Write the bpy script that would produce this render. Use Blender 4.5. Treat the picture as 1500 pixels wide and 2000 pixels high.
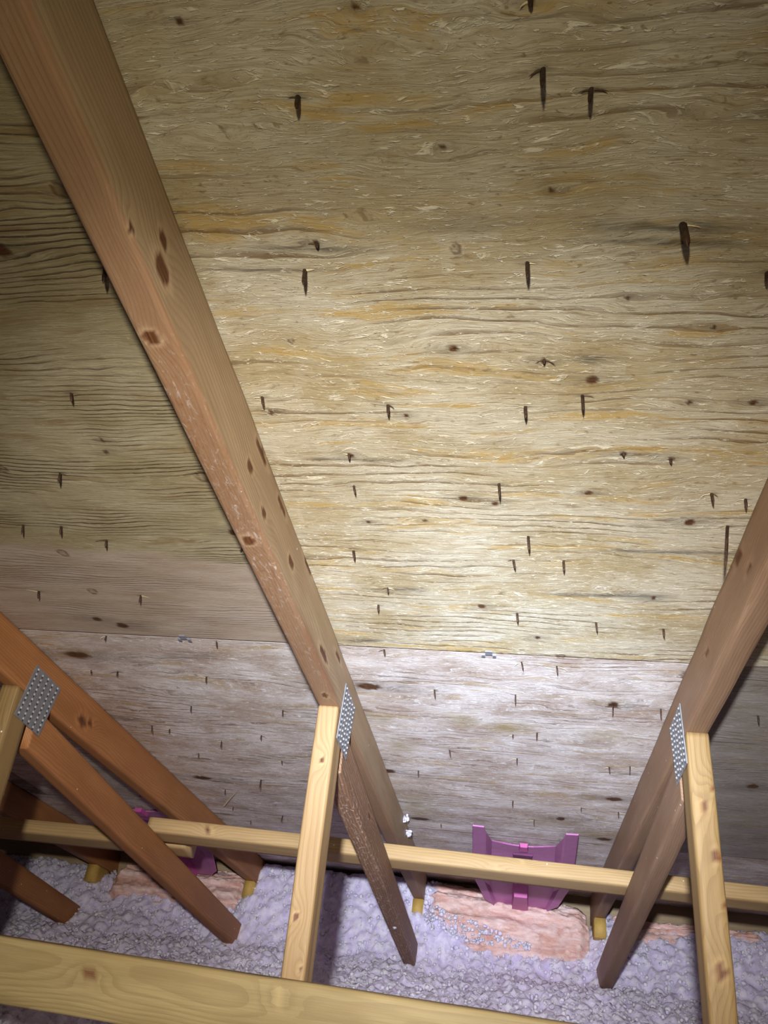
import bpy, math, random
import numpy as np
from mathutils import Matrix, Vector

for o in list(bpy.data.objects): bpy.data.objects.remove(o)
scene = bpy.context.scene
COL = scene.collection
random.seed(4); RNG = np.random.default_rng(11)

# ---------------------------------------------------------------- the deck frame
# deck coordinates: X along the eave, S down the slope, N from the underside of the roof into the attic
PITCH = math.atan(1/3.0)
CT, ST = math.cos(PITCH), math.sin(PITCH)
Z0 = 1.2415                                   # level insulation lies near z = 0
def W(X, S, N): return Vector((X, S*CT - N*ST, Z0 - S*ST - N*CT))
def D(X, S, N): return Vector((X, S, -N))     # right-handed local frame used by deck-aligned objects
DECK = Matrix.Translation((0, 0, Z0)) @ Matrix.Rotation(-PITCH, 4, 'X')

# ---------------------------------------------------------------- camera
def dvec(X, S, N): return (W(X, S, N) - W(0, 0, 0)).normalized()
RIGHT = dvec(0.98497614, 0.12649450, -0.11756339)
DOWN  = dvec(0.02099960, 0.58798822,  0.80859685)
FWD   = dvec(-0.17140894, 0.79891739, -0.57649803)
cam_d = bpy.data.cameras.new('camera'); cam = bpy.data.objects.new('camera', cam_d); COL.objects.link(cam)
cam_d.sensor_fit = 'VERTICAL'; cam_d.sensor_height = 36.0; cam_d.lens = 1538.15/2000*36.0
cam_d.clip_start = .01; cam_d.clip_end = 50
M = Matrix.Identity(4)
for i in range(3):
    M[i][0] = RIGHT[i]; M[i][1] = -DOWN[i]; M[i][2] = -FWD[i]
M.translation = W(0, 0, .6104)
cam.matrix_world = M
scene.camera = cam

# ---------------------------------------------------------------- world and the flashlight
w = bpy.data.worlds.new('attic_dark'); scene.world = w; w.use_nodes = True
w.node_tree.nodes['Background'].inputs[0].default_value = (.75, .72, .8, 1)
w.node_tree.nodes['Background'].inputs[1].default_value = .035
def flashlight(name, pos, target, energy, colour, size, blend, radius):
    d = bpy.data.lights.new(name, 'SPOT'); d.energy = energy; d.color = colour
    d.spot_size = math.radians(size); d.spot_blend = blend; d.shadow_soft_size = radius
    o = bpy.data.objects.new(name, d); COL.objects.link(o)
    o.location = pos; o.rotation_euler = (target - pos).to_track_quat('-Z', 'Y').to_euler()
    return o
LP = W(-.03, -.27, .535)
BEAM = [('flashlight_hotspot', 270, (.60, .75, 1.0), 20, W(-.02, 1.92, 0)), ('flashlight_core', 225, (.73, .84, 1.0), 33, W(-.12, 2.02, 0)),
        ('flashlight_corona', 132, (.97, .95, .90), 57, W(-.30, 2.20, 0)), ('flashlight_ring', 18.5, (1.0, .90, .62), 92, W(-.5, 2.6, 0)),
        ('flashlight_spill', 2.3, (1.0, .89, .56), 144, W(-.1, 1.8, 0))]
for nm, en, c, sz, aim in BEAM:
    fo = flashlight(nm, LP, aim, en, c, sz, 1.0, .02)
    fo.scale = (1.45, 1.0, 1.0)                     # the lamp throws a wide oval beam
vs = scene.view_settings
scene.display_settings.display_device = 'sRGB'
vs.view_transform = 'Standard'; vs.look = 'None'; vs.gamma = 1.0; vs.use_curve_mapping = False
vs.exposure = 0.08
# ---------------------------------------------------------------- measured positions (deck metres)
NAILS=[(-0.179,0.293,0.017,0.002,0.001),(-0.191,0.426,0.006,0.002,0.001),(0.009,0.286,0.028,0.000,-0.000),(0.045,0.303,0.021,-0.002,0.000),(-0.001,0.240,0.008,0.000,0.000),(0.130,0.422,0.030,0.001,-0.000),(-0.208,0.455,0.021,0.002,0.001),(-0.296,0.626,0.013,0.004,0.002),(-0.151,0.640,0.015,0.002,0.000),(-0.210,0.726,0.009,0.001,0.001),(0.001,0.455,0.022,0.001,0.000),(0.062,0.626,0.021,0.001,-0.000),(0.002,0.643,0.017,0.001,0.000),(0.020,0.574,0.006,0.001,0.000),(0.114,0.720,0.006,0.001,0.000),(0.168,0.730,0.007,0.001,-0.000),(0.210,0.473,0.013,-0.002,0.001),(-0.215,0.790,0.013,0.004,0.001),(-0.028,0.781,0.021,0.002,0.000),(-0.240,0.944,0.015,0.003,0.001),(0.010,0.896,0.022,0.001,-0.000),(-0.010,0.956,0.015,0.003,0.000),(0.060,0.954,0.017,0.000,-0.000),(-0.202,1.047,0.010,0.002,0.001),(-0.224,1.103,0.013,0.002,0.000),(-0.003,1.111,0.016,0.002,0.000),(0.119,1.130,0.016,0.002,0.000),(-0.236,1.267,0.010,0.002,0.001),(0.006,1.288,0.013,0.004,-0.000),(0.067,1.297,0.014,0.001,-0.000),(-0.158,1.431,0.015,0.002,0.000),(-0.003,1.432,0.018,0.000,-0.000),(0.179,1.457,0.017,-0.001,0.000),(0.043,1.621,0.014,-0.001,-0.001),(-0.149,1.766,0.014,0.003,-0.000),(0.003,1.788,0.013,0.000,-0.001),(-0.007,1.642,0.007,0.000,0.000),(0.225,0.794,0.015,0.002,-0.000),(0.266,0.804,0.014,-0.000,0.000),(0.258,0.861,0.063,-0.010,0.003),(0.222,1.142,0.014,0.000,-0.000),(0.265,1.458,0.017,-0.001,0.000),(0.249,1.787,0.016,-0.002,-0.000),(0.205,1.801,0.013,0.001,0.000),(0.262,2.138,0.013,-0.001,0.001),(0.436,1.461,0.015,-0.000,0.000),(-0.531,0.618,0.013,0.004,0.004),(-0.410,0.445,0.021,0.004,0.003),(-0.621,0.772,0.017,0.002,0.002),(-0.409,0.949,0.006,-0.004,-0.002),(-0.551,1.267,0.012,0.003,0.001),(-0.625,1.435,0.012,0.002,0.000),(-0.715,1.602,0.014,0.003,0.000),(-0.500,1.590,0.013,0.002,0.000),(-0.746,0.899,0.017,0.003,0.003),(-0.684,0.901,0.015,0.003,0.002),(-0.625,0.935,0.014,0.003,0.002),(-0.636,1.104,0.015,0.002,0.001),(-0.828,1.105,0.014,0.003,0.002),(-0.773,1.270,0.010,-0.000,0.000),(-0.881,1.437,0.008,0.002,0.001),(-0.820,1.434,0.011,0.002,0.001),(-0.865,1.746,0.019,0.005,0.003),(-0.825,1.762,0.010,0.002,0.001),(-0.710,1.819,0.018,0.002,0.001),(-0.805,1.928,0.011,0.001,0.001),(-0.828,2.240,0.014,0.002,-0.000),(-0.858,2.424,0.010,0.001,0.001),(-0.687,2.115,0.025,0.001,-0.000),(-0.711,2.474,0.020,-0.001,0.000),(-0.842,2.574,0.011,0.001,0.001),(-0.593,1.759,0.011,0.001,0.000),(-0.586,1.937,0.009,0.003,0.001),(-0.235,1.930,0.013,0.001,-0.000),(-0.005,2.116,0.015,0.000,0.000),(0.053,2.276,0.016,0.000,0.001),(-0.212,2.405,0.010,0.001,0.000),(0.168,2.125,0.009,-0.000,-0.000),]
PLYK=[(-0.068,0.341,0.0012,0.0013,1),(-0.063,0.438,0.0042,0.0049,2),(0.019,0.384,0.0029,0.0028,1),(-0.072,0.557,0.0053,0.0042,1),(0.071,0.603,0.0067,0.0059,1),(0.094,0.497,0.0028,0.0024,1),(0.177,0.535,0.0023,0.0019,1),(0.172,0.637,0.0031,0.0039,1),(0.236,0.637,0.0045,0.0046,1),(-0.242,0.543,0.0033,0.0035,2),(-0.291,0.653,0.0037,0.0035,1),(-0.132,0.658,0.0030,0.0034,1),(-0.073,0.812,0.0059,0.0055,1),(0.082,0.797,0.0049,0.0042,1),(-0.033,0.822,0.0046,0.0044,1),(-0.128,0.864,0.0035,0.0024,1),(0.211,0.854,0.0073,0.0078,1),(-0.191,0.426,0.0043,0.0038,1),(0.020,0.576,0.0041,0.0043,1),(-0.209,0.729,0.0045,0.0049,1),(0.115,0.722,0.0040,0.0046,1),(0.169,0.730,0.0045,0.0037,1),(-0.288,1.435,0.0271,0.0225,1),(0.072,1.257,0.0076,0.0079,2),(0.179,1.452,0.0110,0.0145,1),(0.241,2.033,0.0223,0.0248,1),(-0.311,1.952,0.0160,0.0203,1),(0.194,1.047,0.0036,0.0059,1),(-0.057,1.093,0.0064,0.0065,1),(0.031,1.190,0.0049,0.0055,1),(-0.417,0.360,0.0069,0.0064,2),(-0.417,0.776,0.0079,0.0099,2),(-0.412,0.905,0.0071,0.0080,1),(-0.703,0.763,0.0063,0.0067,2),(-0.508,0.421,0.0098,0.0081,1),(-0.718,0.976,0.0073,0.0092,2),(-0.722,1.097,0.0069,0.0090,2),(-0.718,1.221,0.0127,0.0104,1),(-0.878,1.364,0.0450,0.0223,1),(-0.533,0.727,0.0043,0.0041,1),(-0.760,1.201,0.0095,0.0082,1),(-0.422,2.164,0.0134,0.0145,1),(-0.001,0.240,0.0031,0.0022,1),(-0.256,0.232,0.0031,0.0024,1),(-0.124,0.234,0.0018,0.0020,1),(0.292,1.305,0.0162,0.0283,2),(0.355,1.720,0.0119,0.0155,1),(0.519,1.859,0.0140,0.0173,1),(0.123,2.244,0.0132,0.0295,1),(0.252,2.413,0.0217,0.0551,1),(-0.271,2.369,0.0307,0.0778,1),(-0.866,2.142,0.0493,0.0246,1),(-0.528,0.703,0.0028,0.0040,1),(-0.206,0.871,0.0036,0.0037,1),]
STREAK=[(-0.279,0.426,-0.124,0.436,0.0050),(0.023,0.432,0.203,0.444,0.0042),(0.031,0.417,0.199,0.429,0.0071),(-0.291,0.735,-0.117,0.738,0.0050),(-0.012,0.578,0.045,0.581,0.0051),(0.064,0.721,0.184,0.723,0.0055),(-0.257,1.054,-0.120,1.049,0.0064),(0.020,1.049,0.231,1.041,0.0061),(0.019,0.572,0.110,0.576,0.0071),(0.092,0.925,0.320,0.922,0.0051),(-0.315,0.227,-0.260,0.232,0.0041),(-0.317,0.449,-0.206,0.456,0.0030),(-0.025,0.887,0.016,0.887,0.0061),(-0.324,1.237,-0.204,1.229,0.0102),]
# ---------------------------------------------------------------- helpers
def prop(o, label=None, cat=None, group=None, kind=None):
    if label: o['label'] = label
    if cat: o['category'] = cat
    if group: o['group'] = group
    if kind: o['kind'] = kind
    return o
def empty(name, mat=None, parent=None):
    o = bpy.data.objects.new(name, None); COL.objects.link(o); o.empty_display_size = .05
    if parent: o.parent = parent
    if mat is not None: o.matrix_local = mat
    return o
def mesh_obj(name, verts, faces, mat, parent=None, matrix=None, smooth=False, attrs=None):
    me = bpy.data.meshes.new(name)
    me.from_pydata([tuple(v) for v in verts], [], faces)
    finish(me, mat, smooth, attrs)
    return link(name, me, parent, matrix)
def finish(me, mat, smooth, attrs):
    if mat: me.materials.append(mat)
    if smooth: me.polygons.foreach_set('use_smooth', [True]*len(me.polygons))
    for k, a in (attrs or {}).items():
        a = np.asarray(a, dtype=np.float32)
        if a.ndim == 2:
            at = me.attributes.new(k, 'FLOAT_VECTOR', 'POINT'); at.data.foreach_set('vector', a.ravel())
        else:
            at = me.attributes.new(k, 'FLOAT', 'POINT'); at.data.foreach_set('value', a)
    me.update()
def link(name, me, parent=None, matrix=None):
    o = bpy.data.objects.new(name, me); COL.objects.link(o)
    if parent: o.parent = parent
    if matrix is not None: o.matrix_local = matrix
    return o
def np_mesh(name, V, Q, mat, parent=None, matrix=None, smooth=False, attrs=None, extra=None):
    """V (n,3), Q (m,4) quads or (m,3) tris as arrays, extra: further faces as lists"""
    k = Q.shape[1]
    loops = Q.ravel().astype(np.int32); starts = np.arange(len(Q), dtype=np.int32)*k; tot = np.full(len(Q), k, np.int32)
    if extra:
        ex = []
        st2 = []; t2 = []
        p = len(loops)
        for f in extra: st2.append(p); t2.append(len(f)); ex += list(f); p += len(f)
        loops = np.concatenate([loops, np.array(ex, np.int32)])
        starts = np.concatenate([starts, np.array(st2, np.int32)]); tot = np.concatenate([tot, np.array(t2, np.int32)])
    me = bpy.data.meshes.new(name)
    me.vertices.add(len(V)); me.vertices.foreach_set('co', np.asarray(V, np.float32).ravel())
    me.loops.add(len(loops)); me.loops.foreach_set('vertex_index', loops)
    me.polygons.add(len(starts)); me.polygons.foreach_set('loop_start', starts)
    try: me.polygons.foreach_set('loop_total', tot)
    except Exception: pass
    me.update(calc_edges=True)
    finish(me, mat, smooth, attrs)
    me.validate()
    return link(name, me, parent, matrix)
def h2(ix, iy, seed):
    n = (ix.astype(np.int64)*374761393 + iy.astype(np.int64)*668265263 + seed*982451653) & 0x7fffffff
    n = ((n ^ (n >> 13))*1274126177) & 0x7fffffff
    n = n ^ (n >> 16)
    return (n & 0xffff)/65535.0
def vnoise(x, y, seed=0):
    ix = np.floor(x); iy = np.floor(y); fx = x-ix; fy = y-iy
    fx = fx*fx*(3-2*fx); fy = fy*fy*(3-2*fy)
    a = h2(ix, iy, seed); b = h2(ix+1, iy, seed); c = h2(ix, iy+1, seed); d = h2(ix+1, iy+1, seed)
    return a+(b-a)*fx+(c-a)*fy+(a-b-c+d)*fx*fy
def worley(x, y, seed=0):
    ix = np.floor(x); iy = np.floor(y); best = np.full(x.shape, 9.)
    for dx in (-1, 0, 1):
        for dy in (-1, 0, 1):
            px = ix+dx+h2(ix+dx, iy+dy, seed); py = iy+dy+h2(ix+dx, iy+dy, seed+7)
            best = np.minimum(best, (px-x)**2+(py-y)**2)
    return np.sqrt(best)
def sstep(a, b, x):
    t = np.clip((x-a)/(b-a), 0, 1); return t*t*(3-2*t)

# ---------------------------------------------------------------- materials
class NT:
    def __init__(s, name):
        s.m = bpy.data.materials.new(name); s.m.use_nodes = True; s.t = s.m.node_tree
        s.b = s.t.nodes['Principled BSDF']; s.out = s.t.nodes['Material Output']
    def n(s, typ, **kw):
        nd = s.t.nodes.new(typ)
        for k, v in kw.items(): setattr(nd, k, v)
        return nd
    def put(s, sock, v):
        if v is None: return
        if hasattr(v, 'is_output'): s.t.links.new(v, sock)
        else:
            if isinstance(v, (tuple, list)) and len(v) == 3 and sock.type == 'RGBA': v = (*v, 1)
            sock.default_value = v
    def math(s, op, a, b=None, c=None, clamp=False):
        nd = s.n('ShaderNodeMath', operation=op, use_clamp=clamp)
        s.put(nd.inputs[0], a); s.put(nd.inputs[1], b); s.put(nd.inputs[2], c); return nd.outputs[0]
    def attr(s, name, vec=False):
        nd = s.n('ShaderNodeAttribute', attribute_name=name); return nd.outputs['Vector' if vec else 'Fac']
    def obj(s):
        return s.n('ShaderNodeTexCoord').outputs['Object']
    def sep(s, v):
        nd = s.n('ShaderNodeSeparateXYZ'); s.put(nd.inputs[0], v); return nd.outputs
    def comb(s, x, y, z=0.0):
        nd = s.n('ShaderNodeCombineXYZ'); s.put(nd.inputs[0], x); s.put(nd.inputs[1], y); s.put(nd.inputs[2], z); return nd.outputs[0]
    def scale(s, v, sc, off=(0, 0, 0)):
        nd = s.n('ShaderNodeMapping'); s.put(nd.inputs[0], v); nd.inputs['Scale'].default_value = sc; nd.inputs['Location'].default_value = off
        return nd.outputs[0]
    def noise(s, v, scale=1.0, detail=2.0, rough=.5, dist=0.0):
        nd = s.n('ShaderNodeTexNoise'); s.put(nd.inputs['Vector'], v)
        nd.inputs['Scale'].default_value = scale; nd.inputs['Detail'].default_value = detail
        nd.inputs['Roughness'].default_value = rough; nd.inputs['Distortion'].default_value = dist
        return nd.outputs[0]
    def vor(s, v, scale=1.0, metric='EUCLIDEAN', out='Distance', rnd=1.0):
        nd = s.n('ShaderNodeTexVoronoi', distance=metric); s.put(nd.inputs['Vector'], v)
        nd.inputs['Scale'].default_value = scale; nd.inputs['Randomness'].default_value = rnd
        return nd.outputs[out]
    def rng(s, v, a, b, c=0.0, d=1.0, smooth=True):
        nd = s.n('ShaderNodeMapRange'); nd.interpolation_type = 'SMOOTHSTEP' if smooth else 'LINEAR'
        s.put(nd.inputs[0], v)
        for i, x in enumerate((a, b, c, d)): s.put(nd.inputs[i+1], x)
        return nd.outputs[0]
    def mix(s, f, a, b, mode='MIX'):
        nd = s.n('ShaderNodeMix', data_type='RGBA', blend_type=mode)
        s.put(nd.inputs[0], f); s.put(nd.inputs[6], a); s.put(nd.inputs[7], b); return nd.outputs[2]
    def bump(s, h, strength=.4, dist=.002):
        nd = s.n('ShaderNodeBump'); nd.inputs['Strength'].default_value = strength; nd.inputs['Distance'].default_value = dist
        s.put(nd.inputs['Height'], h); return nd.outputs[0]
    def done(s, col, rough=.7, normal=None, spec=.25, metal=0.0):
        s.put(s.b.inputs['Base Color'], col); s.put(s.b.inputs['Roughness'], rough)
        s.b.inputs['Specular IOR Level'].default_value = spec; s.b.inputs['Metallic'].default_value = metal
        if normal is not None: s.put(s.b.inputs['Normal'], normal)
        return s.m

def ply_material(name, tan, pale, line, yellow, freq, wig, seed, linef=1.0, flecks=1.0, mould=.5):
    t = NT(name); P = t.sep(t.obj()); x, y = P[0], P[1]
    bulge, knot, dark = t.attr('bulge'), t.attr('knot'), t.attr('dark')
    lo = t.noise(t.comb(t.math('MULTIPLY', x, 2.2), t.math('MULTIPLY', y, 7.0), seed), 1, 3, .55)
    mid = t.noise(t.comb(t.math('MULTIPLY', x, 9.0), t.math('MULTIPLY', y, 32.0), seed+3), 1, 3, .6)
    yy = t.math('ADD', t.math('ADD', y, bulge), t.math('ADD', t.math('MULTIPLY', t.math('SUBTRACT', lo, .5), .11*wig), t.math('MULTIPLY', t.math('SUBTRACT', mid, .5), .021*wig)))
    fr = t.math('FRACT', t.math('MULTIPLY', yy, freq))
    l1 = t.math('MULTIPLY', t.rng(fr, .66, .95), t.rng(fr, 1.0, .965))
    presence = t.rng(t.noise(t.comb(t.math('MULTIPLY', x, 3.0), t.math('MULTIPLY', y, 11.0), seed+9), 1, 3, .6), .42, .62)
    l1 = t.math('MULTIPLY', l1, t.math('MULTIPLY', presence, linef))
    # flat-sawn resin bands between the lines
    band = t.math('MULTIPLY', t.rng(t.noise(t.comb(t.math('MULTIPLY', x, 5.0), t.math('MULTIPLY', yy, 38.0), seed+14), 1, 4, .62), .54, .645), .85)
    fib = t.noise(t.comb(t.math('MULTIPLY', x, 26.0), t.math('MULTIPLY', yy, 620.0), seed), 1, 3, .7)
    torn = t.noise(t.comb(t.math('MULTIPLY', x, 70.0), t.math('MULTIPLY', y, 300.0), seed+5), 1, 3, .75, .6)
    torn2 = t.noise(t.comb(t.math('MULTIPLY', x, 34.0), t.math('MULTIPLY', yy, 190.0), seed+7), 1, 4, .7, 1.2)
    tornm = t.math('MULTIPLY', t.math('MAXIMUM', t.rng(torn, .58, .70), t.math('MULTIPLY', t.rng(torn2, .55, .68), .75)), flecks)
    tornd = t.math('MULTIPLY', t.math('MAXIMUM', t.rng(torn, .38, .28), t.math('MULTIPLY', t.rng(torn2, .44, .31), .85)), flecks)
    block = t.vor(t.comb(t.math('MULTIPLY', x, 22.0), t.math('MULTIPLY', y, 34.0), seed), 1, 'CHEBYCHEV', 'Color')
    bl = t.sep(block)[0]
    patch = t.noise(t.comb(t.math('MULTIPLY', x, 6.0), t.math('MULTIPLY', y, 11.0), seed+21), 1, 4, .6)
    col = t.mix(t.rng(patch, .33, .67), tan, pale)
    col = t.mix(t.math('MULTIPLY', t.rng(bl, .55, .95), .35), col, pale)
    col = t.mix(t.math('MULTIPLY', t.rng(fib, .3, .7), .62), col, t.mix(.5, tan, line))
    hair = t.rng(t.noise(t.comb(t.math('MULTIPLY', x, 9.0), t.math('MULTIPLY', yy, 380.0), seed+41), 1, 3, .6), .60, .70)
    col = t.mix(t.math('MULTIPLY', hair, .5), col, line)
    col = t.mix(t.math('MULTIPLY', band, t.math('ADD', .35, t.math('MULTIPLY', bl, .55))), col, yellow)
    col = t.mix(t.math('MULTIPLY', l1, .8), col, line)
    col = t.mix(t.math('MULTIPLY', tornm, .9), col, tuple(min(1, c*1.25+.05) for c in pale))
    col = t.mix(t.math('MULTIPLY', tornd, .7), col, line)
    col = t.mix(t.math('MULTIPLY', t.attr('tone'), .8), col, t.mix(t.rng(mid, .35, .65), (.40, .30, .235), (.48, .385, .32)))
    col = t.mix(t.attr('olive'), col, t.mix(t.rng(fib, .3, .7), (.36, .28, .10), (.24, .17, .06)))
    mo = t.rng(t.noise(t.comb(t.math('MULTIPLY', x, 3.5), t.math('MULTIPLY', y, 16.0), seed+33), 1, 4, .65), .58, .78)
    col = t.mix(t.math('MULTIPLY', mo, mould), col, (.17, .15, .12))
    col = t.mix(t.math('MULTIPLY', dark, t.rng(fib, .2, .75, .55, 1.0)), col, (.035, .032, .03))
    col = t.mix(t.math('MINIMUM', knot, 1.0), col, t.mix(t.rng(fib, .3, .7), (.045, .018, .008), (.13, .055, .02)))
    h = t.math('ADD', t.math('MULTIPLY', fib, .5), t.math('ADD', t.math('MULTIPLY', tornm, .8), t.math('MULTIPLY', l1, -.5)))
    h = t.math('SUBTRACT', h, t.math('MULTIPLY', knot, .4))
    return t.done(col, .62, t.bump(h, .7, .0018), .3)

def board_material(name, light, dark, late, seed, ring=.0042, wobble=.02, pith=(.06, -.02), fib=.4, lines=.7, scuff_col=(.78, .7, .62), rough=.6, dust=.12):
    t = NT(name); G = t.attr('gc', True); g = t.sep(G); u, a, b = g[0], g[1], g[2]
    n1 = t.noise(t.comb(t.math('MULTIPLY', u, 1.6), seed, 0), 1, 2, .5)
    n2 = t.noise(t.comb(t.math('MULTIPLY', u, 1.3), seed+11, 3), 1, 2, .5)
    n3 = t.noise(t.comb(t.math('MULTIPLY', u, 5), t.math('MULTIPLY', a, 25), t.math('ADD', t.math('MULTIPLY', b, 25), seed)), 1, 2, .5)
    da = t.math('SUBTRACT', a, t.math('ADD', pith[0], t.math('MULTIPLY', t.math('SUBTRACT', n1, .5), wobble*2)))
    db = t.math('SUBTRACT', b, t.math('ADD', pith[1], t.math('MULTIPLY', t.math('SUBTRACT', n2, .5), wobble*2)))
    r = t.math('SQRT', t.math('ADD', t.math('MULTIPLY', da, da), t.math('MULTIPLY', db, db)))
    r = t.math('ADD', t.math('ADD', r, t.attr('bulge')), t.math('MULTIPLY', n3, .006))
    fr = t.math('FRACT', t.math('DIVIDE', r, ring))
    ln = t.math('MULTIPLY', t.rng(fr, .35, .9), t.rng(fr, 1.0, .93))
    fine = t.noise(t.comb(t.math('MULTIPLY', u, 14), t.math('MULTIPLY', a, 520), t.math('ADD', t.math('MULTIPLY', b, 520), seed)), 1, 3, .65)
    tone = t.noise(t.comb(t.math('MULTIPLY', u, 3.0), t.math('MULTIPLY', a, 20), t.math('ADD', t.math('MULTIPLY', b, 20), seed+5)), 1, 3, .6)
    col = t.mix(t.rng(tone, .3, .7), light, dark)
    col = t.mix(t.math('MULTIPLY', ln, lines), col, late)
    col = t.mix(t.math('MULTIPLY', t.rng(fine, .35, .7), fib), col, tuple(c*.62 for c in dark))
    rough_n = t.noise(t.comb(t.math('MULTIPLY', u, 55), t.math('MULTIPLY', a, 160), t.math('MULTIPLY', b, 160)), 1, 4, .75, .8)
    sc = t.math('MULTIPLY', t.attr('scuff'), t.rng(rough_n, .53, .68))
    scd = t.math('MULTIPLY', t.attr('scuff'), t.rng(rough_n, .46, .3))
    col = t.mix(t.math('MULTIPLY', sc, .8), col, scuff_col)
    col = t.mix(t.math('MULTIPLY', scd, .6), col, (.13, .055, .025))
    fl = t.n('ShaderNodeTexVoronoi'); t.put(fl.inputs['Vector'], G); fl.inputs['Scale'].default_value = 42.0
    fleck = t.math('MULTIPLY', t.rng(fl.outputs['Distance'], .085, .055), t.math('GREATER_THAN', t.sep(fl.outputs['Color'])[0], 1.0-dust))
    col = t.mix(t.attr('resin'), col, (.205, .085, .04))
    col = t.mix(t.math('MULTIPLY', t.attr('halo'), .3), col, tuple(min(1, c*1.5) for c in light))
    col = t.mix(t.math('MINIMUM', t.attr('knot'), 1.0), col, t.mix(t.rng(fine, .3, .7), (.05, .018, .008), (.17, .06, .02)))
    col = t.mix(fleck, col, (.8, .74, .68))
    h = t.math('ADD', t.math('MULTIPLY', fine, .5), t.math('ADD', t.math('MULTIPLY', ln, -.35), t.math('MULTIPLY', sc, .8)))
    return t.done(col, rough, t.bump(h, .35, .0012), .3)

def plain_material(name, c1, c2, scale=40., rough=.6, bump=.2, metal=0., spec=.3, dist=.001):
    t = NT(name); n = t.noise(t.obj(), scale, 3, .6)
    return t.done(t.mix(t.rng(n, .3, .7), c1, c2), rough, t.bump(n, bump, dist), spec, metal)

MAT = {}
MAT['ply_main'] = ply_material('plywood_tan_veneer', (.47, .38, .225), (.70, .65, .53), (.17, .10, .038), (.50, .32, .08), 58, .8, 1.0)
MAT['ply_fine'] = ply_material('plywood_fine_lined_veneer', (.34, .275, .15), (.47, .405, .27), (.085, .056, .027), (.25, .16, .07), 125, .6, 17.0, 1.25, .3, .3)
MAT['ply_grey'] = ply_material('plywood_greyed_veneer', (.47, .36, .295), (.86, .79, .76), (.19, .115, .075), (.46, .31, .14), 46, 1.5, 31.0, .95, .9, 1.0)
MAT['ply_shaded'] = ply_material('plywood_shaded_grey_veneer', (.30, .255, .215), (.42, .375, .34), (.14, .10, .075), (.30, .22, .12), 70, 1.0, 57.0, .8, .5, .9)  # greyer veneer, darkened overall to paint in the right bay's shade
MAT['ply_back'] = ply_material('plywood_outer_veneer', (.34, .27, .2), (.46, .39, .3), (.17, .11, .07), (.36, .24, .12), 60, 1.0, 47.0, .8, .5)
MAT['chord_tan'] = board_material('chord_tan_pine', (.41, .29, .175), (.34, .225, .13), (.25, .15, .08), 2.0, lines=.4, fib=.3, dust=.03)
MAT['chord_brown'] = board_material('chord_brown_pine', (.335, .205, .125), (.27, .155, .09), (.18, .095, .05), 5.0, lines=.35, fib=.3, dust=.3)
MAT['chord_red'] = board_material('chord_red_pine', (.45, .195, .07), (.35, .145, .05), (.23, .085, .028), 9.0, lines=.4, fib=.3, dust=.06)
MAT['web_bark'] = board_material('web_rough_brown', (.34, .19, .105), (.25, .13, .07), (.13, .06, .03), 12.0, lines=.7, fib=.5, ring=.006)
MAT['web_pale'] = board_material('web_pale_spruce', (.34, .215, .10), (.29, .18, .08), (.21, .115, .045), 15.0, lines=.4, fib=.22, dust=.04)
MAT['web_pale_b'] = board_material('web_pale_spruce_weathered', (.30, .19, .078), (.245, .15, .058), (.17, .095, .035), 19.0, lines=.45, fib=.3)
MAT['brace_pale'] = board_material('brace_pale_spruce', (.50, .335, .16), (.42, .27, .12), (.32, .18, .07), 23.0, lines=.4, fib=.25)
MAT['brace_olive'] = board_material('brace_dull_spruce', (.36, .265, .12), (.27, .19, .08), (.2, .125, .05), 27.0, lines=.4, fib=.3)
MAT['eave'] = board_material('eave_board_pine', (.42, .30, .18), (.33, .23, .13), (.22, .13, .06), 33.0, lines=.4)
MAT['block'] = board_material('yellow_block', (.62, .40, .11), (.52, .32, .08), (.42, .24, .06), 37.0, lines=.3)
MAT['nail'] = plain_material('nail_rusted_steel', (.03, .018, .012), (.085, .045, .03), 300, .55, .3, .4)
MAT['splinter'] = plain_material('splinter_fresh_wood', (.68, .52, .3), (.8, .68, .45), 300, .6)
MAT['splinter_dark'] = plain_material('splinter_dark_wood', (.07, .04, .02), (.12, .075, .04), 300, .7)
MAT['plate'] = plain_material('plate_galvanised_steel', (.27, .28, .31), (.36, .37, .40), 120, .45, .15, .6, .5)
MAT['tooth'] = plain_material('plate_tooth_bright_steel', (.66, .68, .72), (.78, .8, .84), 120, .35, .1, .5, .5)
MAT['hole'] = plain_material('plate_slot_dark', (.03, .03, .035), (.06, .06, .065), 120, .6)
MAT['clip'] = plain_material('clip_grey_steel', (.30, .32, .38), (.4, .42, .48), 150, .4, .1, .6, .5)
MAT['pink'] = plain_material('baffle_pink_plastic', (.38, .115, .28), (.43, .14, .33), 25, .45, .08, 0, .4)
MAT['pink_dark'] = plain_material('baffle_magenta_plastic', (.48, .07, .27), (.52, .09, .31), 25, .45, .08, 0, .4)
MAT['pink_slot'] = plain_material('baffle_slot_dark', (.13, .025, .085), (.16, .035, .11), 25, .6)
t = NT('batt_pink_fibreglass')
g = t.sep(t.obj())
nb = t.noise(t.comb(t.math('MULTIPLY', g[0], 9), t.math('MULTIPLY', g[1], 40), t.math('MULTIPLY', g[2], 40)), 1, 4, .65)
nf = t.noise(t.comb(t.math('MULTIPLY', g[0], 60), t.math('MULTIPLY', g[1], 240), t.math('MULTIPLY', g[2], 240)), 1, 3, .7)
cb = t.mix(t.rng(nb, .3, .7), (.60, .31, .24), (.84, .62, .57)); cb = t.mix(t.math('MULTIPLY', t.rng(nf, .5, .75), .5), cb, (.85, .66, .64))
MAT['batt'] = t.done(cb, .95, t.bump(t.math('ADD', nb, t.math('MULTIPLY', nf, .4)), .8, .006), .1)
t = NT('insulation_loose_fill')
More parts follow.
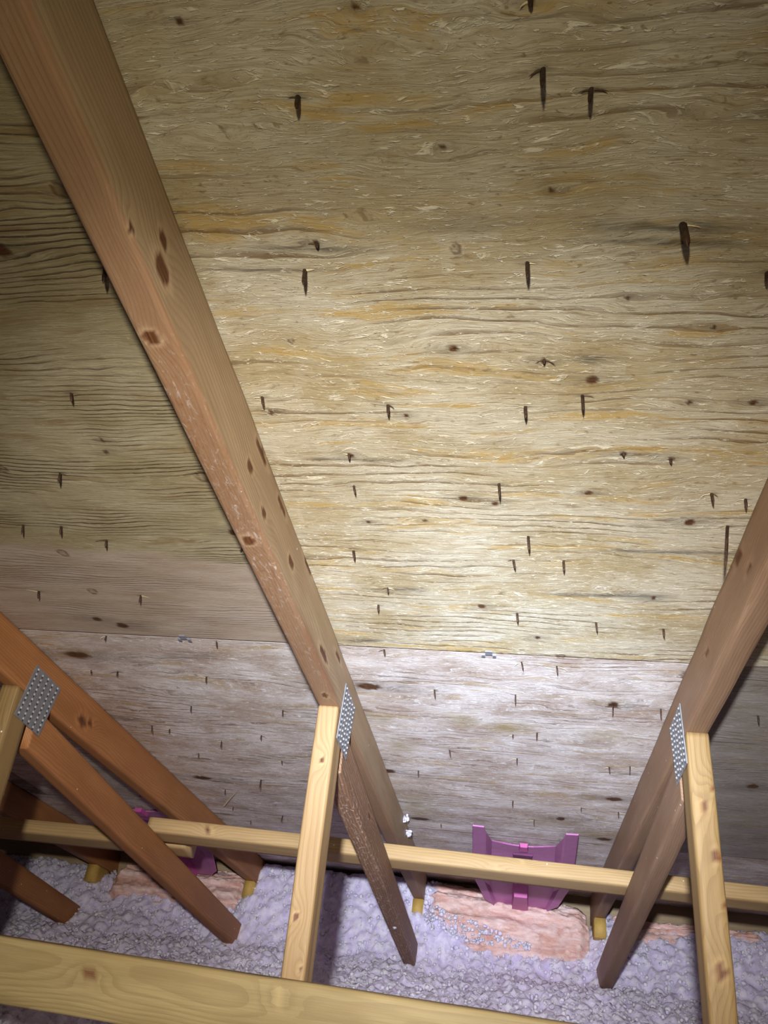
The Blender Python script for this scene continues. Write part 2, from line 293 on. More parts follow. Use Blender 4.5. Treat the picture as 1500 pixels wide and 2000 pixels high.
nb = t.noise(t.obj(), 38, 4, .65); nf = t.noise(t.obj(), 260, 3, .7)
cb = t.mix(t.rng(nb, .3, .72), (.66, .57, .81), (.88, .82, .98)); cb = t.mix(t.math('MULTIPLY', t.rng(nf, .55, .72), .4), cb, (.93, .91, .98))
MAT['fluff'] = t.done(cb, .95, t.bump(t.math('ADD', nb, t.math('MULTIPLY', nf, .6)), .6, .004), .05)
t.b.inputs['Subsurface Weight'].default_value = .8; t.b.inputs['Subsurface Radius'].default_value = (1, .95, 1.1); t.b.inputs['Subsurface Scale'].default_value = .014
MAT['drywall'] = plain_material('drywall_paper', (.4, .38, .36), (.46, .44, .42), 20, .9)
# ---------------------------------------------------------------- structure: roof deck
XC, SP, T, DP = -.3145, .6311, .038, .089
ceiling = prop(empty('ceiling', DECK), 'underside of the plywood roof deck sloping down to the eave, pierced by nails', 'roof deck', kind='structure')
def lines(a, b, vis, fine, coarse=.06):
    lo, hi = max(a, vis[0]), min(b, vis[1])
    parts = []
    if a < lo: parts.append(np.linspace(a, lo, max(2, int((lo-a)/coarse)))[:-1])
    if hi > lo: parts.append(np.linspace(lo, hi, max(2, int((hi-lo)/fine)+1)))
    else: parts.append(np.linspace(a, b, max(2, int((b-a)/coarse))))
    if b > hi > lo: parts.append(np.linspace(hi, b, max(2, int((b-hi)/coarse)))[1:])
    return np.concatenate(parts)
OLIVE = [(-.11, 1.58, .035, .035, .75), (-.015, 1.60, .04, .03, .85), (-.29, 1.60, .035, .03, .6), (-.26, 1.76, .035, .05, .5), (.18, 1.62, .05, .03, .5), (-.27, 2.25, .06, .12, .5), (.10, 2.28, .10, .06, .45), (.22, 2.38, .08, .06, .5), (-1.0, 1.30, .10, .04, .5)]
def panel(x0, x1, s0, s1, mat, fine, lift=0.0):
    xs = lines(x0, x1, (-1.45, .62), fine); ss = lines(s0, s1, (.2, 2.75), fine)
    X, S = np.meshgrid(xs, ss); ny, nx = X.shape
    x, s = X.ravel(), S.ravel()
    knot = np.zeros_like(x); bulge = np.zeros_like(x); dark = np.zeros_like(x)
    wob = 1+.35*(vnoise(x*160, s*160, 3)-.5)
    for kx, ks, rx, rs, k in PLYK:
        if not (x0-.1 < kx < x1+.1 and s0-.1 < ks < s1+.1): continue
        rx = min(max(rx, .0028), .03); rs = min(max(rs, .0026), .016)
        d = np.sqrt(((x-kx)/rx)**2+((s-ks)/rs)**2)*wob
        if k == 1:
            knot = np.maximum(knot, sstep(1.15, .7, d)); dark = np.maximum(dark, .35*sstep(4.5, 1., np.sqrt(((x-kx)/(rx*2.2))**2+((s-ks)/(rs*.8))**2)*wob*1.3))
        else:
            knot = np.maximum(knot, .75*sstep(.32, .1, np.abs(d-.95))); knot = np.maximum(knot, .25*sstep(1, .8, d))
        e = np.exp(-(((x-kx)/(rx*3+.010))**2+((s-ks)/(rs*2.2+.006))**2))
        bulge -= e*(.0022+rs*.45)*np.tanh((s-ks)/(rs+.003))
    for a0, b0, a1, b1, h in STREAK:
        tt = np.clip((x-a0)/(a1-a0), 0, 1); sc = b0+(b1-b0)*tt
        edge = sstep(a0-.01, a0+.06, x)*sstep(a1+.01, a1-.06, x)
        hh = h*(.35+.9*vnoise(x*45, s*0+h*900, 5))
        dark = np.maximum(dark, .85*edge*np.exp(-((s-sc)/hh)**2)*(.55+.6*vnoise(x*60, s*500, 8)))
    for nx_, ns_, nl, dx, ds in NAILS:
        if nl < .012 or not (x0 < nx_ < x1 and s0 < ns_ < s1): continue
        dark = np.maximum(dark, .75*np.exp(-(((x-nx_)/.009)**2+((s-ns_)/.0022)**2)))
    tone = np.zeros_like(x); olive = np.zeros_like(x)
    if mat == 'ply_fine': tone = sstep(.955, .985, s+.022*(vnoise(x*7, s*9, 71)-.5)+.012*(vnoise(x*30, s*60, 72)-.5)+.02*np.sin(x*5))
    if mat == 'ply_grey':
        for ox, os_, rx, rs, am in OLIVE:
            olive = np.maximum(olive, am*np.exp(-(((x-ox)/rx)**2+((s-os_)/rs)**2))*(.6+.7*vnoise(x*30, s*50, 77)))
    V = np.stack([x, s, np.zeros_like(x)+lift], 1)
    idx = np.arange(nx*ny).reshape(ny, nx)
    Q = np.stack([idx[:-1, :-1], idx[1:, :-1], idx[1:, 1:], idx[:-1, 1:]], -1).reshape(-1, 4)   # normal points into the attic
    rim = list(idx[0, :])+list(idx[1:, -1])+list(idx[-1, -2::-1])+list(idx[-2:0:-1, 0])
    n0 = len(V); V = np.concatenate([V, V[rim]+np.array([0, 0, .0125])])
    z = np.zeros(len(rim)); knot, bulge, dark, tone, olive = [np.concatenate([q, z]) for q in (knot, bulge, dark, tone, olive)]
    m = len(rim); ex = [[rim[i], rim[(i+1) % m], n0+(i+1) % m, n0+i] for i in range(m)]
    ex.append([n0+i for i in range(m)])
    return np_mesh('plywood_panel', V, Q, MAT[mat], ceiling, None, False, dict(knot=knot, bulge=bulge, dark=dark, tone=tone, olive=np.minimum(olive, 1)), ex)
G = .0006
panel(-2.75, -.965-G, -1.18, .04-G, 'ply_back', .06); panel(-.965+G, 1.5, -1.18, .04-G, 'ply_back', .06)
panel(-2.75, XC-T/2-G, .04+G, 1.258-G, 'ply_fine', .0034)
panel(XC-T/2+G, 2.1, .04+G, 1.258-G, 'ply_main', .0026)
panel(-2.2, .298-G, 1.258+G, 2.478-G, 'ply_grey', .0045, .001)
panel(.298+G, 2.1, 1.258+G, 2.478-G, 'ply_shaded', .0045, .001)  # sheet beyond the right truss, shade painted into its colour
panel(-2.75, -2.2-2*G, 1.258+G, 2.478-G, 'ply_grey', .06, .001)
panel(-2.75, -.965-G, 2.478+G, 3.5, 'ply_grey', .006, .002); panel(-.965+G, 1.5, 2.478+G, 3.5, 'ply_grey', .006, .002)

# shingle nails through the deck
def nail_mesh(l, r):
    prof = [(0, 1.0), (.62, .92), (.8, .75), (1.0, .08)]; V = []; F = []; k = 8
    for f, s in prof:
        for i in range(k):
            a = 2*math.pi*i/k; V.append((r*s*math.cos(a), r*s*.8*math.sin(a), -l*f))
    for j in range(len(prof)-1):
        for i in range(k):
            F.append((j*k+i, (j+1)*k+i, (j+1)*k+(i+1) % k, j*k+(i+1) % k))
    F.append([k*(len(prof)-1)+i for i in range(k)][::-1]); F.append(list(range(k)))
    return V, F
def sliver(L, wd, th, bend):
    V = []; F = []; n = 5
    for i in range(n):
        f = i/(n-1); ww = wd*(1-f)**.7*.5+.0001; z = -bend*f*f
        V += [(L*f, -ww, z), (L*f, ww, z), (L*f, 0, z-th*(1-f*.8))]
    for i in range(n-1):
        a = i*3; b = a+3
        F += [(a, a+1, b+1, b), (a+1, a+2, b+2, b+1), (a+2, a, b, b+2)]
    F += [(2, 1, 0), (n*3-3, n*3-2, n*3-1)]
    return V, F
for i, (x, s, l, dx, ds) in enumerate(NAILS):
    big = 1.75 if abs(x-.130) < .002 and abs(s-.422) < .002 else 1.0
    r = (.0024 if s < .5 else .0021 if s < 1.2 else .0018)*big
    if l > .05: r = .0024
    V, F = nail_mesh(l+.004, r)
    th = random.uniform(0, 3)
    lean = Vector((dx+random.uniform(-.0008, .0008), ds, -(l+.004))).normalized()
    q = Vector((0, 0, -1)).rotation_difference(lean).to_matrix().to_4x4()
    nl = mesh_obj('nail', V, F, MAT['nail'], ceiling, Matrix.Translation((x, s, .004)) @ q @ Matrix.Rotation(th, 4, 'Z'), True)
    inv = (q @ Matrix.Rotation(th, 4, 'Z')).inverted()
    for side in (-1, 1):
        if random.random() < (.45 if s < .9 else .62):
            L = random.uniform(.005, .011) if s < .9 else random.uniform(.006, .019)
            V, F = sliver(L, random.uniform(.0015, .003), .0006, random.uniform(.0005, .004))
            pale = random.random() < (.25 if s < .7 else .75)
            rz = random.uniform(-.35, .35)+(0 if side > 0 else math.pi)
            mesh_obj('splinter', V, F, MAT['splinter' if pale else 'splinter_dark'], nl, inv @ Matrix.Translation((side*r*.8, 0, -.0045)) @ Matrix.Rotation(rz, 4, 'Z'))

# H-shaped panel clips on the seam
def box(x0, x1, y0, y1, z0, z1):
    V = [(x, y, z) for x in (x0, x1) for y in (y0, y1) for z in (z0, z1)]
    return V, [(0, 1, 3, 2), (4, 6, 7, 5), (0, 4, 5, 1), (2, 3, 7, 6), (0, 2, 6, 4), (1, 5, 7, 3)]
def boxes(lst):
    V = []; F = []
    for b in lst:
        v, f = box(*b); o = len(V); V += v; F += [tuple(i+o for i in q) for q in f]
    return V, F
for cx in (-.050, -.612):
    V, F = boxes([(-.006, .006, -.010, .004, -.0022, -.0004), (-.0125, -.0065, .004, .013, -.0022, -.0004), (.0065, .0125, .004, .013, -.0022, -.0004), (-.0125, .0125, .0015, .0045, -.0014, -.0002)])
    mesh_obj('panel_clip', V, F, MAT['clip'], ceiling, Matrix.Translation((cx, 1.2575, 0)))

# ---------------------------------------------------------------- boards
def board(name, P0, eu, ey, ez, L, tw, dp, mat, parent=None, matrix=None, origin=(0, 0, 0), knots=(), res=.02, cut0=(0, 0), cut1=(0, 0), seed=0, scuff=None, resin=None, cham=.003, bow=0.0):
    P0, eu, ey, ez = [np.array(v, float) for v in (P0, eu, ey, ez)]; c = cham
    def seg(p, q, n): return [(p[0]+(q[0]-p[0])*i/n, p[1]+(q[1]-p[1])*i/n) for i in range(n)]
    na = max(1, int((tw-2*c)/max(res, .004))); nb = max(1, int((dp-2*c)/max(res, .004)))
    loop = seg((c, 0), (tw-c, 0), na)+seg((tw-c, 0), (tw, c), 1)+seg((tw, c), (tw, dp-c), nb)+seg((tw, dp-c), (tw-c, dp), 1) \
        + seg((tw-c, dp), (c, dp), na)+seg((c, dp), (0, dp-c), 1)+seg((0, dp-c), (0, c), nb)+seg((0, c), (c, 0), 1)
    ab = np.array(loop); k = len(ab); n = max(2, int(L/res))
    u0 = cut0[0]*ab[:, 0]+cut0[1]*ab[:, 1]; u1 = L+cut1[0]*ab[:, 0]+cut1[1]*ab[:, 1]
    f = np.linspace(0, 1, n+1)[:, None]
    U = (u0[None]+(u1-u0)[None]*f).ravel(); A = np.tile(ab[:, 0], n+1); B = np.tile(ab[:, 1], n+1)
    jit = (vnoise(U*9, A*40+B*60+seed, 5)-.5)*.0016
    V = P0+U[:, None]*eu+(A+jit*(A > tw/2)-jit*(A < tw/2))[:, None]*ey+(B+bow*np.sin(np.pi*U/L))[:, None]*ez-np.array(origin)
    ii = np.arange((n+1)*k).reshape(n+1, k); nx = np.roll(ii, -1, 1)
    Q = np.stack([ii[:-1], nx[:-1], nx[1:], ii[1:]], -1).reshape(-1, 4)
    ex = [list(ii[0][::-1]), list(ii[-1])]
    knot = np.zeros(len(U)); halo = np.zeros(len(U)); bulge = np.zeros(len(U)); wob = 1+.4*(vnoise(U*120, (A+B)*120, 3)-.5)
    for ku, ka, kb, ru, rv in knots:
        dv = np.sqrt((A-ka)**2+(B-kb)**2)
        d = np.sqrt(((U-ku)/ru)**2+(dv/rv)**2)*wob
        knot = np.maximum(knot, sstep(1.06, .82, d)); halo = np.maximum(halo, sstep(1.8, 1.15, d))
        bulge += np.exp(-(((U-ku)/(ru*2.6+.012))**2+(dv/(rv*2+.006))**2))*.011
    sc = scuff(U, A, B) if scuff else np.zeros(len(U)); rs = resin(U, A, B) if resin else np.zeros(len(U))
    gc = np.stack([U+seed*3.7, A, B], 1)
    return np_mesh(name, V, Q, MAT[mat], parent, matrix, False, dict(gc=gc, knot=knot, halo=halo, bulge=bulge, scuff=sc, resin=rs), ex)

# ---------------------------------------------------------------- roof trusses
TB = .1411; BETA = math.atan(TB); SB, CB = math.sin(BETA), math.cos(BETA)
AL = math.atan(.0865); SA, CA = math.sin(AL), math.cos(AL)
def truss(k, label, chord_mat, web_mat, post_mat, side, ck=(), wk=(), pk=(), scuff=None, resin=None, wscuff=None, fine=.012, tilt=TB, post_off=0.0):
    xr = XC+k*SP
    org = np.array(D(xr, 3.1, .2))
    e = empty('roof_truss', Matrix.Translation(W(xr, 3.1, .2)) @ Matrix.Rotation(-PITCH, 4, 'X'))
    prop(e, label, 'roof truss', 'roof trusses along the eave')
    board('top_chord', (xr, -1.15, -DP), (0, 1, 0), (-1, 0, 0), (0, 0, 1), 4.47, T, DP-.0006, chord_mat, e, origin=org, knots=ck, res=fine, seed=k+3, scuff=scuff, resin=resin)
    # diagonal web: nearly parallel to the chord, drifting away from it toward the heel
    s0 = 1.425; nt = .103+.0865*(s0-1.45); wd = .076
    board('diagonal_web', (xr, s0-wd*SA, -(nt+wd*CA)), (0, CA, -SA), (-1, 0, 0), (0, SA, CA), 1.78, T, wd, web_mat, e, origin=org, knots=wk, res=fine, seed=k+9, cut0=(0, -.22), scuff=wscuff)
    # upright web: from the chord down toward the viewer
    b = math.atan(tilt); sb, cb = math.sin(b), math.cos(b); dpth = .060
    S0 = 1.3205+post_off+dpth*cb
    board('upright_web', (xr-T, S0, -.0894), (0, sb, -cb), (1, 0, 0), (0, -cb, -sb), .80, T, dpth, post_mat, e, origin=org, knots=pk, res=fine, seed=k+15, cut0=(0, -math.tan(b)))
    board('heel_block', (xr+.0, 3.08, -.150), (0, 1, 0), (-1, 0, 0), (0, 0, 1), .13, T, .060, 'block', e, origin=org, res=.03, seed=k+21)
    # toothed connector plate over the joint
    cor = [np.array(c) for c in ((1.346, .033), (1.453, .037), (1.439, .145), (1.338, .140))]
    xp = (xr+.0006) if side > 0 else (xr-T-.0006); th = .0016*side
    def pt(f, g, dx=0.0):
        p = (cor[0]*(1-f)+cor[1]*f)*(1-g)+(cor[3]*(1-f)+cor[2]*f)*g
        return np.array((xp+dx, p[0], -p[1]))-org
    V = [pt(f, g, d) for d in (0, th) for f, g in ((0, 0), (1, 0), (1, 1), (0, 1))]
    F = [(0, 1, 2, 3), (7, 6, 5, 4), (0, 4, 5, 1), (1, 5, 6, 2), (2, 6, 7, 3), (3, 7, 4, 0)]
    if side > 0: F = [f[::-1] for f in F]
    pl = mesh_obj('connector_plate', V, F, MAT['plate'], e); prop(pl, 'galvanised steel plate with rows of punched teeth')
    V = []; F = []; V2 = []; F2 = []
    for i in range(5):
        for j in range(10):
            f = (i+.5)/5; g = (j+.5+.3*(i % 2))/10.4
            c = pt(f, g, th); o = len(V)
            for q in range(6):
                a = q*math.pi/3; V.append(c+np.array((0, .0034*math.cos(a), .0024*math.sin(a))))
            V.append(c+np.array((side*.0022, 0, 0)))
            F += [(o+q, o+(q+1) % 6, o+6) if side > 0 else (o+(q+1) % 6, o+q, o+6) for q in range(6)]
            c2 = pt(f, min(.98, g+.040), th+.0002*side); o = len(V2)
            for dy, dz in ((-.0022, -.0016), (.0022, -.0016), (.0022, .0016), (-.0022, .0016)): V2.append(c2+np.array((0, dy, dz)))
            F2.append((o, o+1, o+2, o+3) if side > 0 else (o+3, o+2, o+1, o))
    prop(mesh_obj('plate_tooth_rows', V, F, MAT['tooth'], pl), kind='stuff')
    prop(mesh_obj('plate_slot_rows', V2, F2, MAT['hole'], pl), kind='stuff')
    return e
U = lambda S: S+1.15                       # chord length coordinate from S
def cscuff(u, a, b):
    s = u-1.15; face = (b < .004)*1.0
    return face*(.25+.75*sstep(.42, .56, s)*sstep(1.35, 1.05, s))*(.35+.9*vnoise(u*6, a*30, 4))
def cresin(u, a, b):
    s = u-1.15
    edge = np.exp(-((a-.000)/.012)**2)*(b < .02)*sstep(.022, .0, b)
    return np.maximum(.55*(b < .004), .8*edge*sstep(.95, 1.05, s)*sstep(1.34, 1.25, s))
CK = [(U(S), 0.0, DP-N, ru, rv) for S, N, ru, rv in [(.387, .041, .010, .007), (.402, .0625, .016, .010), (.688, .052, .012, .007), (.711, .0134, .026, .006), (.764, .065, .012, .006),
      (.819, .0145, .024, .005), (.903, .048, .016, .007), (.982, .0050, .032, .005), (1.158, .0656, .034, .008), (1.256, .0227, .026, .005), (.346, .083, .006, .004)]]
CK += [(U(S), a, 0.0, ru, rv) for S, a, ru, rv in [(.457, .0228, .008, .009), (.790, .0224, .011, .009), (1.273, .0155, .012, .005)]]
truss(0, 'roof truss with tan knotty top chord and scuffed reddish underside, reaching the top left corner', 'chord_tan', 'web_bark', 'web_pale', 1, CK,
      [(.35, 0.0, .05, .02, .006)], [(.085, .022, .06, .006, .005), (.33, .012, .06, .006, .005), (.49, .02, .06, .009, .006), (.40, .03, .06, .005, .003)],
      cscuff, cresin, lambda u, a, b: (b < .02)*.9*vnoise(u*8, a*30, 6)+.25, fine=.004)
RK = [(U(S), T, DP-N, ru, rv) for S, N, ru, rv in [(.909, .016, .022, .007), (.880, .05, .02, .004), (1.126, .043, .012, .005)]]
truss(1, 'roof truss with a plain brown top chord and a pale knotty upright web at right', 'chord_brown', 'chord_brown', 'web_pale_b', -1, RK, (),
      [(.115, .018, .06, .010, .007), (.085, .034, .06, .006, .004), (.185, .03, .06, .010, .006), (.34, .02, .06, .012, .009), (.48, .025, .06, .012, .006), (.25, .036, .06, .006, .004)], fine=.008, tilt=.09, post_off=.012)
truss(-1, 'orange-red roof truss with a toothed plate beside its pale upright web, at left', 'chord_red', 'chord_red', 'web_pale_b', 1, [(U(1.578), 0.0, DP-.061, .022, .010), (U(1.61), 0.0, DP-.05, .014, .006)], (),
      [(.10, .02, .06, .008, .005), (.17, .03, .06, .006, .004)], fine=.008)
truss(-2, 'shadowed dark red roof truss farthest left, only its diagonal web showing low down', 'chord_red', 'chord_red', 'web_pale_b', 1, fine=.02)

# ---------------------------------------------------------------- brace boards
def brown_top(S): return .101+.0875*(S-1.447)
ez_ = np.array((0, SA, CA)); es_ = np.array((0, CA, -SA))
def rear_brace(x0, x1, sa, slope, label, mat, seed, knots):
    """lies on the roof side of the diagonal webs: flat face down on them"""
    s = sa+slope*x0; d = np.array((1, slope*CA, -slope*SA)); d = d/np.linalg.norm(d)
    up = ez_-d*(ez_@d); up /= np.linalg.norm(up); yy = np.cross(up, d)          # yy = down the slope
    p0 = np.array((x0, s, -brown_top(s)+.0012))
    L = (x1-x0)*math.sqrt(1+slope**2)
    e = board('brace_board', (0, 0, 0), d, yy, up, L, .089, T, mat, None, DECK @ Matrix.Translation(p0), knots=knots, res=.012, seed=seed)
    return prop(e, label, 'brace board', 'lateral brace boards')
def rear(x, s): return x, s
rear_brace(-.975, 1.35, 2.165, .055, 'pale wooden brace board across the diagonal webs in front of the pink baffle', 'brace_pale', 41,
           [(.17, 0.0, .02, .008, .007), (.93, 0.0, .006, .01, .004), (1.0, 0.0, .03, .006, .005), (1.75, 0.0, .018, .02, .006)])
rear_brace(-2.6, -.905, 2.232, .0, 'dim brown brace board low behind the orange-red diagonal web at far left', 'brace_pale', 43, [])
d = np.array((1, 0, -.0215)); d /= np.linalg.norm(d)
fz = np.array((0, -CB, -SB)); fz = fz-d*(fz@d); fz /= np.linalg.norm(fz); fy = np.cross(fz, d)
x0 = -2.5; s_b = 1.3795-.0006; nb_ = .5165+.0215*x0
p0 = np.array((x0, s_b, -nb_))-fy*0
# fy points along the web; make the board hang below its top edge
e = board('brace_board', (0, 0, 0), d, fy, fz, 3.6, .089, T, 'brace_olive', None, DECK @ Matrix.Translation(p0 - (fy*.089 if fy[2] > 0 else 0*fy)), knots=[(1.855, .055, T, .010, .006), (2.16, .065 , T, .008, .006)], res=.012, seed=45)
prop(e, 'dull yellowish brace board nearest the viewer, crossing the bottom of the view', 'brace board', 'lateral brace boards')

# ---------------------------------------------------------------- eave wall and attic floor
YE = 3.075
V, F = boxes([(-3, 2, YE, YE+.04, -.32, Z0-YE/3-.004)])
def wall_board(x0, x1, label=None):
    pass
wl = board('wall_eave', (0, 0, 0), (1, 0, 0), (0, 0, 1), (0, -1, 0), 5.0, .52, .038, 'eave', None, Matrix.Translation((-3, YE+.038, -.30)), res=.05, seed=51)
prop(wl, 'wooden eave blocking board closing the low end of the attic behind the batts', 'wall', kind='structure')
V, F = box(-3, 2, -.6, YE, -.33, -.30)
fl = mesh_obj('floor', V, F, MAT['drywall']); prop(fl, 'attic floor hidden under loose insulation', 'floor', kind='structure')

# ---------------------------------------------------------------- loose-fill insulation
def ins_h(x, y):
    bank = sstep(2.70, 3.02, y)
    amp = .235+.03*(vnoise(x*3, y*0, 9)-.5)
    amp = amp-.10*sstep(-1.2, -1.7, x)
    mid = np.maximum(sstep(-.30, -.04, x)*sstep(.36, .24, x), .75*sstep(-1.60, -1.5, x)*sstep(-.93, -1.03, x))
    side = sstep(.25, .40, x)
    amp = amp*(1-.66*mid)*(1-.35*side)
    z = bank*amp
    z = z+.030*(vnoise(x*5, y*5, 1)-.5)+.016*(vnoise(x*13, y*13, 2)-.5)
    return z
xs = np.arange(-2.7, 1.6, .0075); ys = np.arange(.7, 3.06, .0075)
X, Y = np.meshgrid(xs, ys); x, y = X.ravel(), Y.ravel()
z = ins_h(x, y)
jx = x+.012*(vnoise(x*40, y*40, 21)-.5); jy = y+.012*(vnoise(x*40, y*40, 22)-.5)
z = z+.026*(.55-worley(jx*26, jy*26, 4))+.013*(.5-worley(jx*58, jy*58, 5))+.007*(vnoise(x*120, y*120, 6)-.5)
z = np.minimum(z, Z0-y/3-.012)
ny, nx = X.shape; idx = np.arange(nx*ny).reshape(ny, nx)
Q = np.stack([idx[:-1, :-1], idx[:-1, 1:], idx[1:, 1:], idx[1:, :-1]], -1).reshape(-1, 4)
V = np.stack([x+.006*(vnoise(x*70, y*70, 31)-.5), y+.006*(vnoise(x*70, y*70, 32)-.5), z], 1)
# small tufts standing up out of the surface, joined into the same bed
def ico():
    p = (1+5**.5)/2
    v = np.array([(-1, p, 0), (1, p, 0), (-1, -p, 0), (1, -p, 0), (0, -1, p), (0, 1, p), (0, -1, -p), (0, 1, -p), (p, 0, -1), (p, 0, 1), (-p, 0, -1), (-p, 0, 1)], float)
    f = [(0, 11, 5), (0, 5, 1), (0, 1, 7), (0, 7, 10), (0, 10, 11), (1, 5, 9), (5, 11, 4), (11, 10, 2), (10, 7, 6), (7, 1, 8), (3, 9, 4), (3, 4, 2), (3, 2, 6), (3, 6, 8), (3, 8, 9), (4, 9, 5), (2, 4, 11), (6, 2, 10), (8, 6, 7), (9, 8, 1)]
    v /= np.linalg.norm(v[0]); v = list(map(tuple, v)); cache = {}; nf = []
    def mid(a, b):
        k = (min(a, b), max(a, b))
        if k not in cache:
            m = np.array(v[a])+np.array(v[b]); m /= np.linalg.norm(m); cache[k] = len(v); v.append(tuple(m))
        return cache[k]
    for a, b, c in f:
        ab, bc, ca = mid(a, b), mid(b, c), mid(c, a); nf += [(a, ab, ca), (b, bc, ab), (c, ca, bc), (ab, bc, ca)]
    return np.array(v), np.array(nf)
IV, IF = ico()
def tufts(P, r):
    n = len(P); k = len(IV)
    sc = RNG.uniform(.55, 1.35, (n, 1, 3))*r[:, None, None]
    v = IV[None]*sc*(1+RNG.uniform(-.24, .24, (n, k, 1)))+P[:, None]
    f = (IF[None]+(np.arange(n)*k)[:, None, None]).reshape(-1, 3)
    return v.reshape(-1, 3), f
bed = np_mesh('loose_insulation', V, Q, MAT['fluff'], smooth=True)
prop(bed, 'fluffy white lavender-tinted loose-fill insulation covering the attic floor', 'insulation', kind='stuff')
NTF = 11000
px = RNG.uniform(-2.2, .85, NTF); py = 3.04-RNG.uniform(0, 1, NTF)**1.2*1.5
pz = ins_h(px, py)+.004; nb2 = 260; qx = -.30+RNG.uniform(0, 1, nb2)**1.6*.36; px[:nb2] = qx; py[:nb2] = 2.86-RNG.uniform(0, .012, nb2); fr_ = RNG.uniform(0, 1, nb2)**1.3
pz = ins_h(px, py)+.004; pz[:nb2] = .07+fr_*.11*np.clip(1-(qx+.30)/.42, .15, 1); pz = np.minimum(pz, Z0-py/3-.02)
tv, tf = tufts(np.stack([px, py, pz], 1), RNG.uniform(.003, .0075, NTF))
prop(np_mesh('insulation_tufts', tv, tf, MAT['fluff'], bed, smooth=True), kind='stuff')

# ---------------------------------------------------------------- pink batts stuffed in at the eave
def batt(x0, x1, yb, yf, z0, z1, label, seed, skew=0.0):
    nu, nv = int((x1-x0)/.006), 40
    us = np.linspace(0, 1, nu); vs = np.linspace(0, 1, nv)
    # profile runs from the back of the top, over the rounded nose, down the front face
    Uu, Vv = np.meshgrid(us, vs); u, v = Uu.ravel(), Vv.ravel()
    a = np.clip(v/.38, 0, 1); b = np.clip((v-.38)/.62, 0, 1)
    yy = yb+(yf+.05-yb)*a-(.05)*sstep(0, .35, b)+.02*np.sin(b*3)
    zz = z1-(.02*a)-(z1-z0-.02)*b
    lay = .016*(vnoise(u*3+v*1.5, v*11+u*1.2, seed)-.5)*2+.009*(vnoise(u*22, v*30, seed+1)-.5)*2+.004*(vnoise(u*70, v*70, seed+2)-.5)*2
    edge = sstep(0, .06, u)*sstep(1, .94, u)
    yy = yy-lay-.0*(1-edge)+(1-edge)*.025; zz = zz+.5*lay+skew*(u-.5)-(1-edge)*.02
    xx = x0+(x1-x0)*u+.012*(vnoise(v*9, u*2, seed+5)-.5)
    xc, yc, zc = (x0+x1)/2, (yb+yf)/2, z0
    Vt = np.stack([xx-xc, yy-yc, zz-zc], 1)
    idx = np.arange(nu*nv).reshape(nv, nu)
    Q = np.stack([idx[:-1, :-1], idx[1:, :-1], idx[1:, 1:], idx[:-1, 1:]], -1).reshape(-1, 4)
    back = np.stack([xx[idx[0]]-xc, np.full(nu, yb-yc), np.full(nu, 0.0)], 1); n0 = len(Vt); Vt = np.concatenate([Vt, back])
    ex = []
    for i in range(nu-1):
        ex.append([n0+i, idx[0, i], idx[0, i+1], n0+i+1]); ex.append([idx[-1, i], n0+i, n0+i+1, idx[-1, i+1]])
    ex.append([n0]+list(idx[::-1, 0])); ex.append([n0+nu-1]+list(idx[:, -1]))
    o = np_mesh('insulation_batt', Vt, Q, MAT['batt'], None, Matrix.Translation((xc, yc, zc)), True, None, ex)
    return prop(o, label, 'insulation batt', 'pink batts stuffed at the eave')
batt(-.30, .262, 3.02, 2.86, .03, .205, 'pink fibreglass batt below the whole pink baffle, between the two middle trusses', 61, -.045)
batt(-1.52, -.99, 3.02, 2.88, .02, .185, 'pink fibreglass batt half hidden behind the orange-red diagonal web', 67)
batt(.33, .86, 3.02, 2.93, .05, .17, 'shadowed pink fibreglass batt behind the upright web at right', 71)

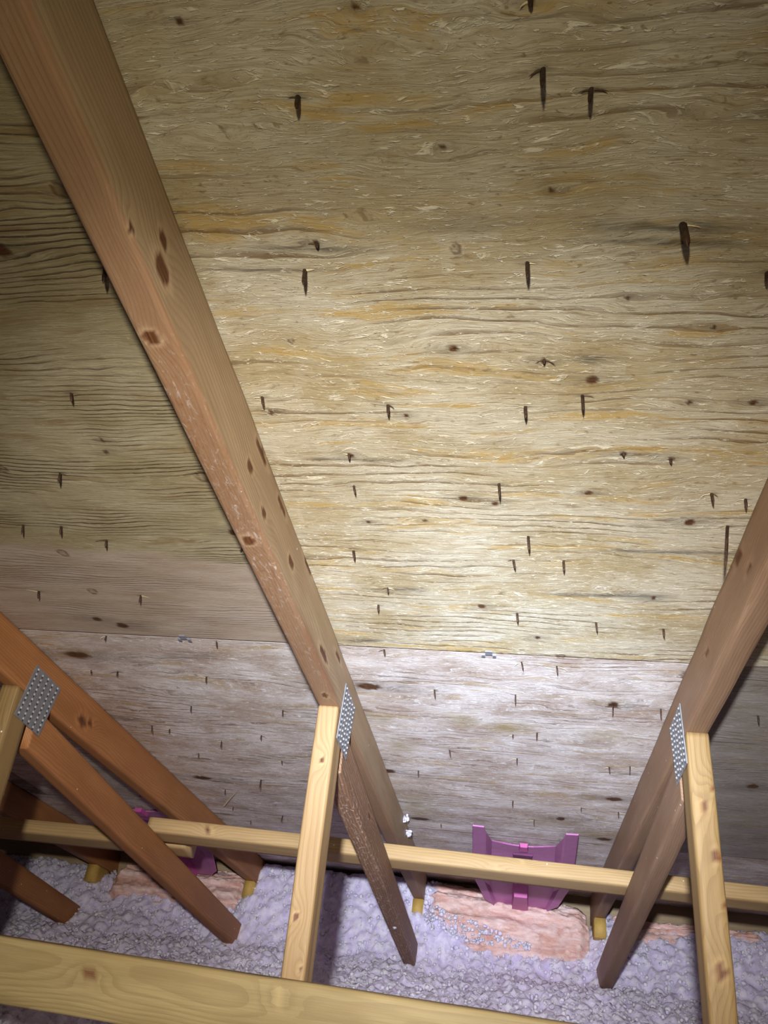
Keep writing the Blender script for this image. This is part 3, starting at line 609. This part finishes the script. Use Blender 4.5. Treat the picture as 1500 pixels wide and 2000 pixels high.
# ---------------------------------------------------------------- pink rafter-vent baffles
def baffle(cx, label):
    org = np.array(D(cx, 2.75, .06))
    e = empty('vent_baffle', Matrix.Translation(W(cx, 2.75, .06)) @ Matrix.Rotation(-PITCH, 4, 'X')); prop(e, label, 'vent baffle', 'pink rafter vents at the eave')
    wd = .272
    xs = np.array([-.142, -.140, -.110, -.106, -.093, -.06, -.03, 0, .03, .06, .093, .106, .110, .142, .144])
    nn = np.array([.028, .030, .031, .029, .008, .006, .006, .006, .006, .006, .008, .029, .031, .030, .028])
    rows = 26; V = []; F = []
    S0, S1 = 2.275, 3.13
    for j in range(rows):
        g = j/(rows-1)
        for xx, n in zip(xs, nn):
            a = abs(xx)
            top = 0.0 if a > .107 else .235*min(1, (.1085-a)/.0135)**.8 + .045*(1-(a/.093)**2 if a < .093 else 0)
            bot = S1-S0 - (0 if a < .092 else .09*min(1, (a-.092)/.03))
            s = S0+top+(bot-top)*g
            drop = .070*max(0, (s-2.62)/.5)**1.4              # bends down over the wall plate at the lower end
            V.append(np.array((cx+xx*(1+.20*min(g, .72)-.95*max(0, g-.72)), s, -(n*(1-.25*g)+drop)))-org)
    k = len(xs)
    for j in range(rows-1):
        for i in range(k-1): F.append((j*k+i, (j+1)*k+i, (j+1)*k+i+1, j*k+i+1))
    b = mesh_obj('baffle_tray', V, F, MAT['pink'], e)
    md = b.modifiers.new('thick', 'SOLIDIFY'); md.thickness = .004; md.offset = -1
    def blk(name, x0, x1, s0, s1, n0, n1, mat, tp=.8):
        v = []
        for s, sc in ((s0, tp), (s1, 1.0)):
            for xx in (x0, x1):
                xm = (x0+x1)/2
                for n in (n0, n1): v.append(np.array((cx+xm+(xx-xm)*sc*(1 if n == n0 else .85), s, -n))-org)
        return mesh_obj(name, v, [(0, 1, 3, 2), (4, 6, 7, 5), (0, 4, 5, 1), (2, 3, 7, 6), (0, 2, 6, 4), (1, 5, 7, 3)], MAT[mat], e)
    blk('locking_lug', -.014, .016, 2.52, 2.575, .004, .016, 'pink_dark')
    blk('slot', -.034, .034, 2.64, 2.70, .002, .0115, 'pink_slot', 1.0)
    blk('slot', -.022, .020, 2.80, 2.86, .010, .036, 'pink_slot', 1.0)
    blk('centre_rib', -.036, .030, 2.87, 3.11, .020, .090, 'pink_dark', .75)
    return e
baffle(.028, 'whole pink plastic vent baffle against the roof deck between the middle trusses')
baffle(.052-2*SP, 'partly hidden pink plastic vent baffle behind the orange-red web at left')

# ---------------------------------------------------------------- loose bits
def stick(p, q, r, label):
    p, q = Vector(p), Vector(q); L = (q-p).length
    V, F = sliver(L, r*2, r, 0.0)
    m = (q-p).normalized(); rot = Vector((1, 0, 0)).rotation_difference(m).to_matrix().to_4x4()
    o = mesh_obj('wood_splinter', V, F, MAT['splinter'], None, Matrix.Translation(p) @ rot)
    prop(o, label, 'wood splinter')
stick(W(-.88, 2.40, .004), W(-.785, 2.215, .008), .003, 'thin pale wood splinter stuck to the deck beside the orange-red top chord')
def fluff(pts, label):
    c = sum(pts, Vector())/len(pts)
    P = []; r = []
    for p in pts:
        for i in range(5):
            P.append(np.array(p-c)+RNG.uniform(-.009, .009, 3)); r.append(RNG.uniform(.0022, .006))
    v, f = tufts(np.array(P), np.array(r))
    o = np_mesh('insulation_tuft', v, f, MAT['fluff'], None, Matrix.Translation(c), True)
    prop(o, label, 'insulation tuft', 'loose tufts of insulation')
fluff([W(XC-.02, 2.50, .262)]*3, 'small white insulation tuft stuck to the underside of the rough brown diagonal web')
fluff([W(XC+.006, 2.42, .03)]*2, 'lower of two white insulation wisps on the side of the middle top chord')
fluff([W(XC+.006, 2.33, .012)]*2, 'upper of two white insulation wisps on the side of the middle top chord')
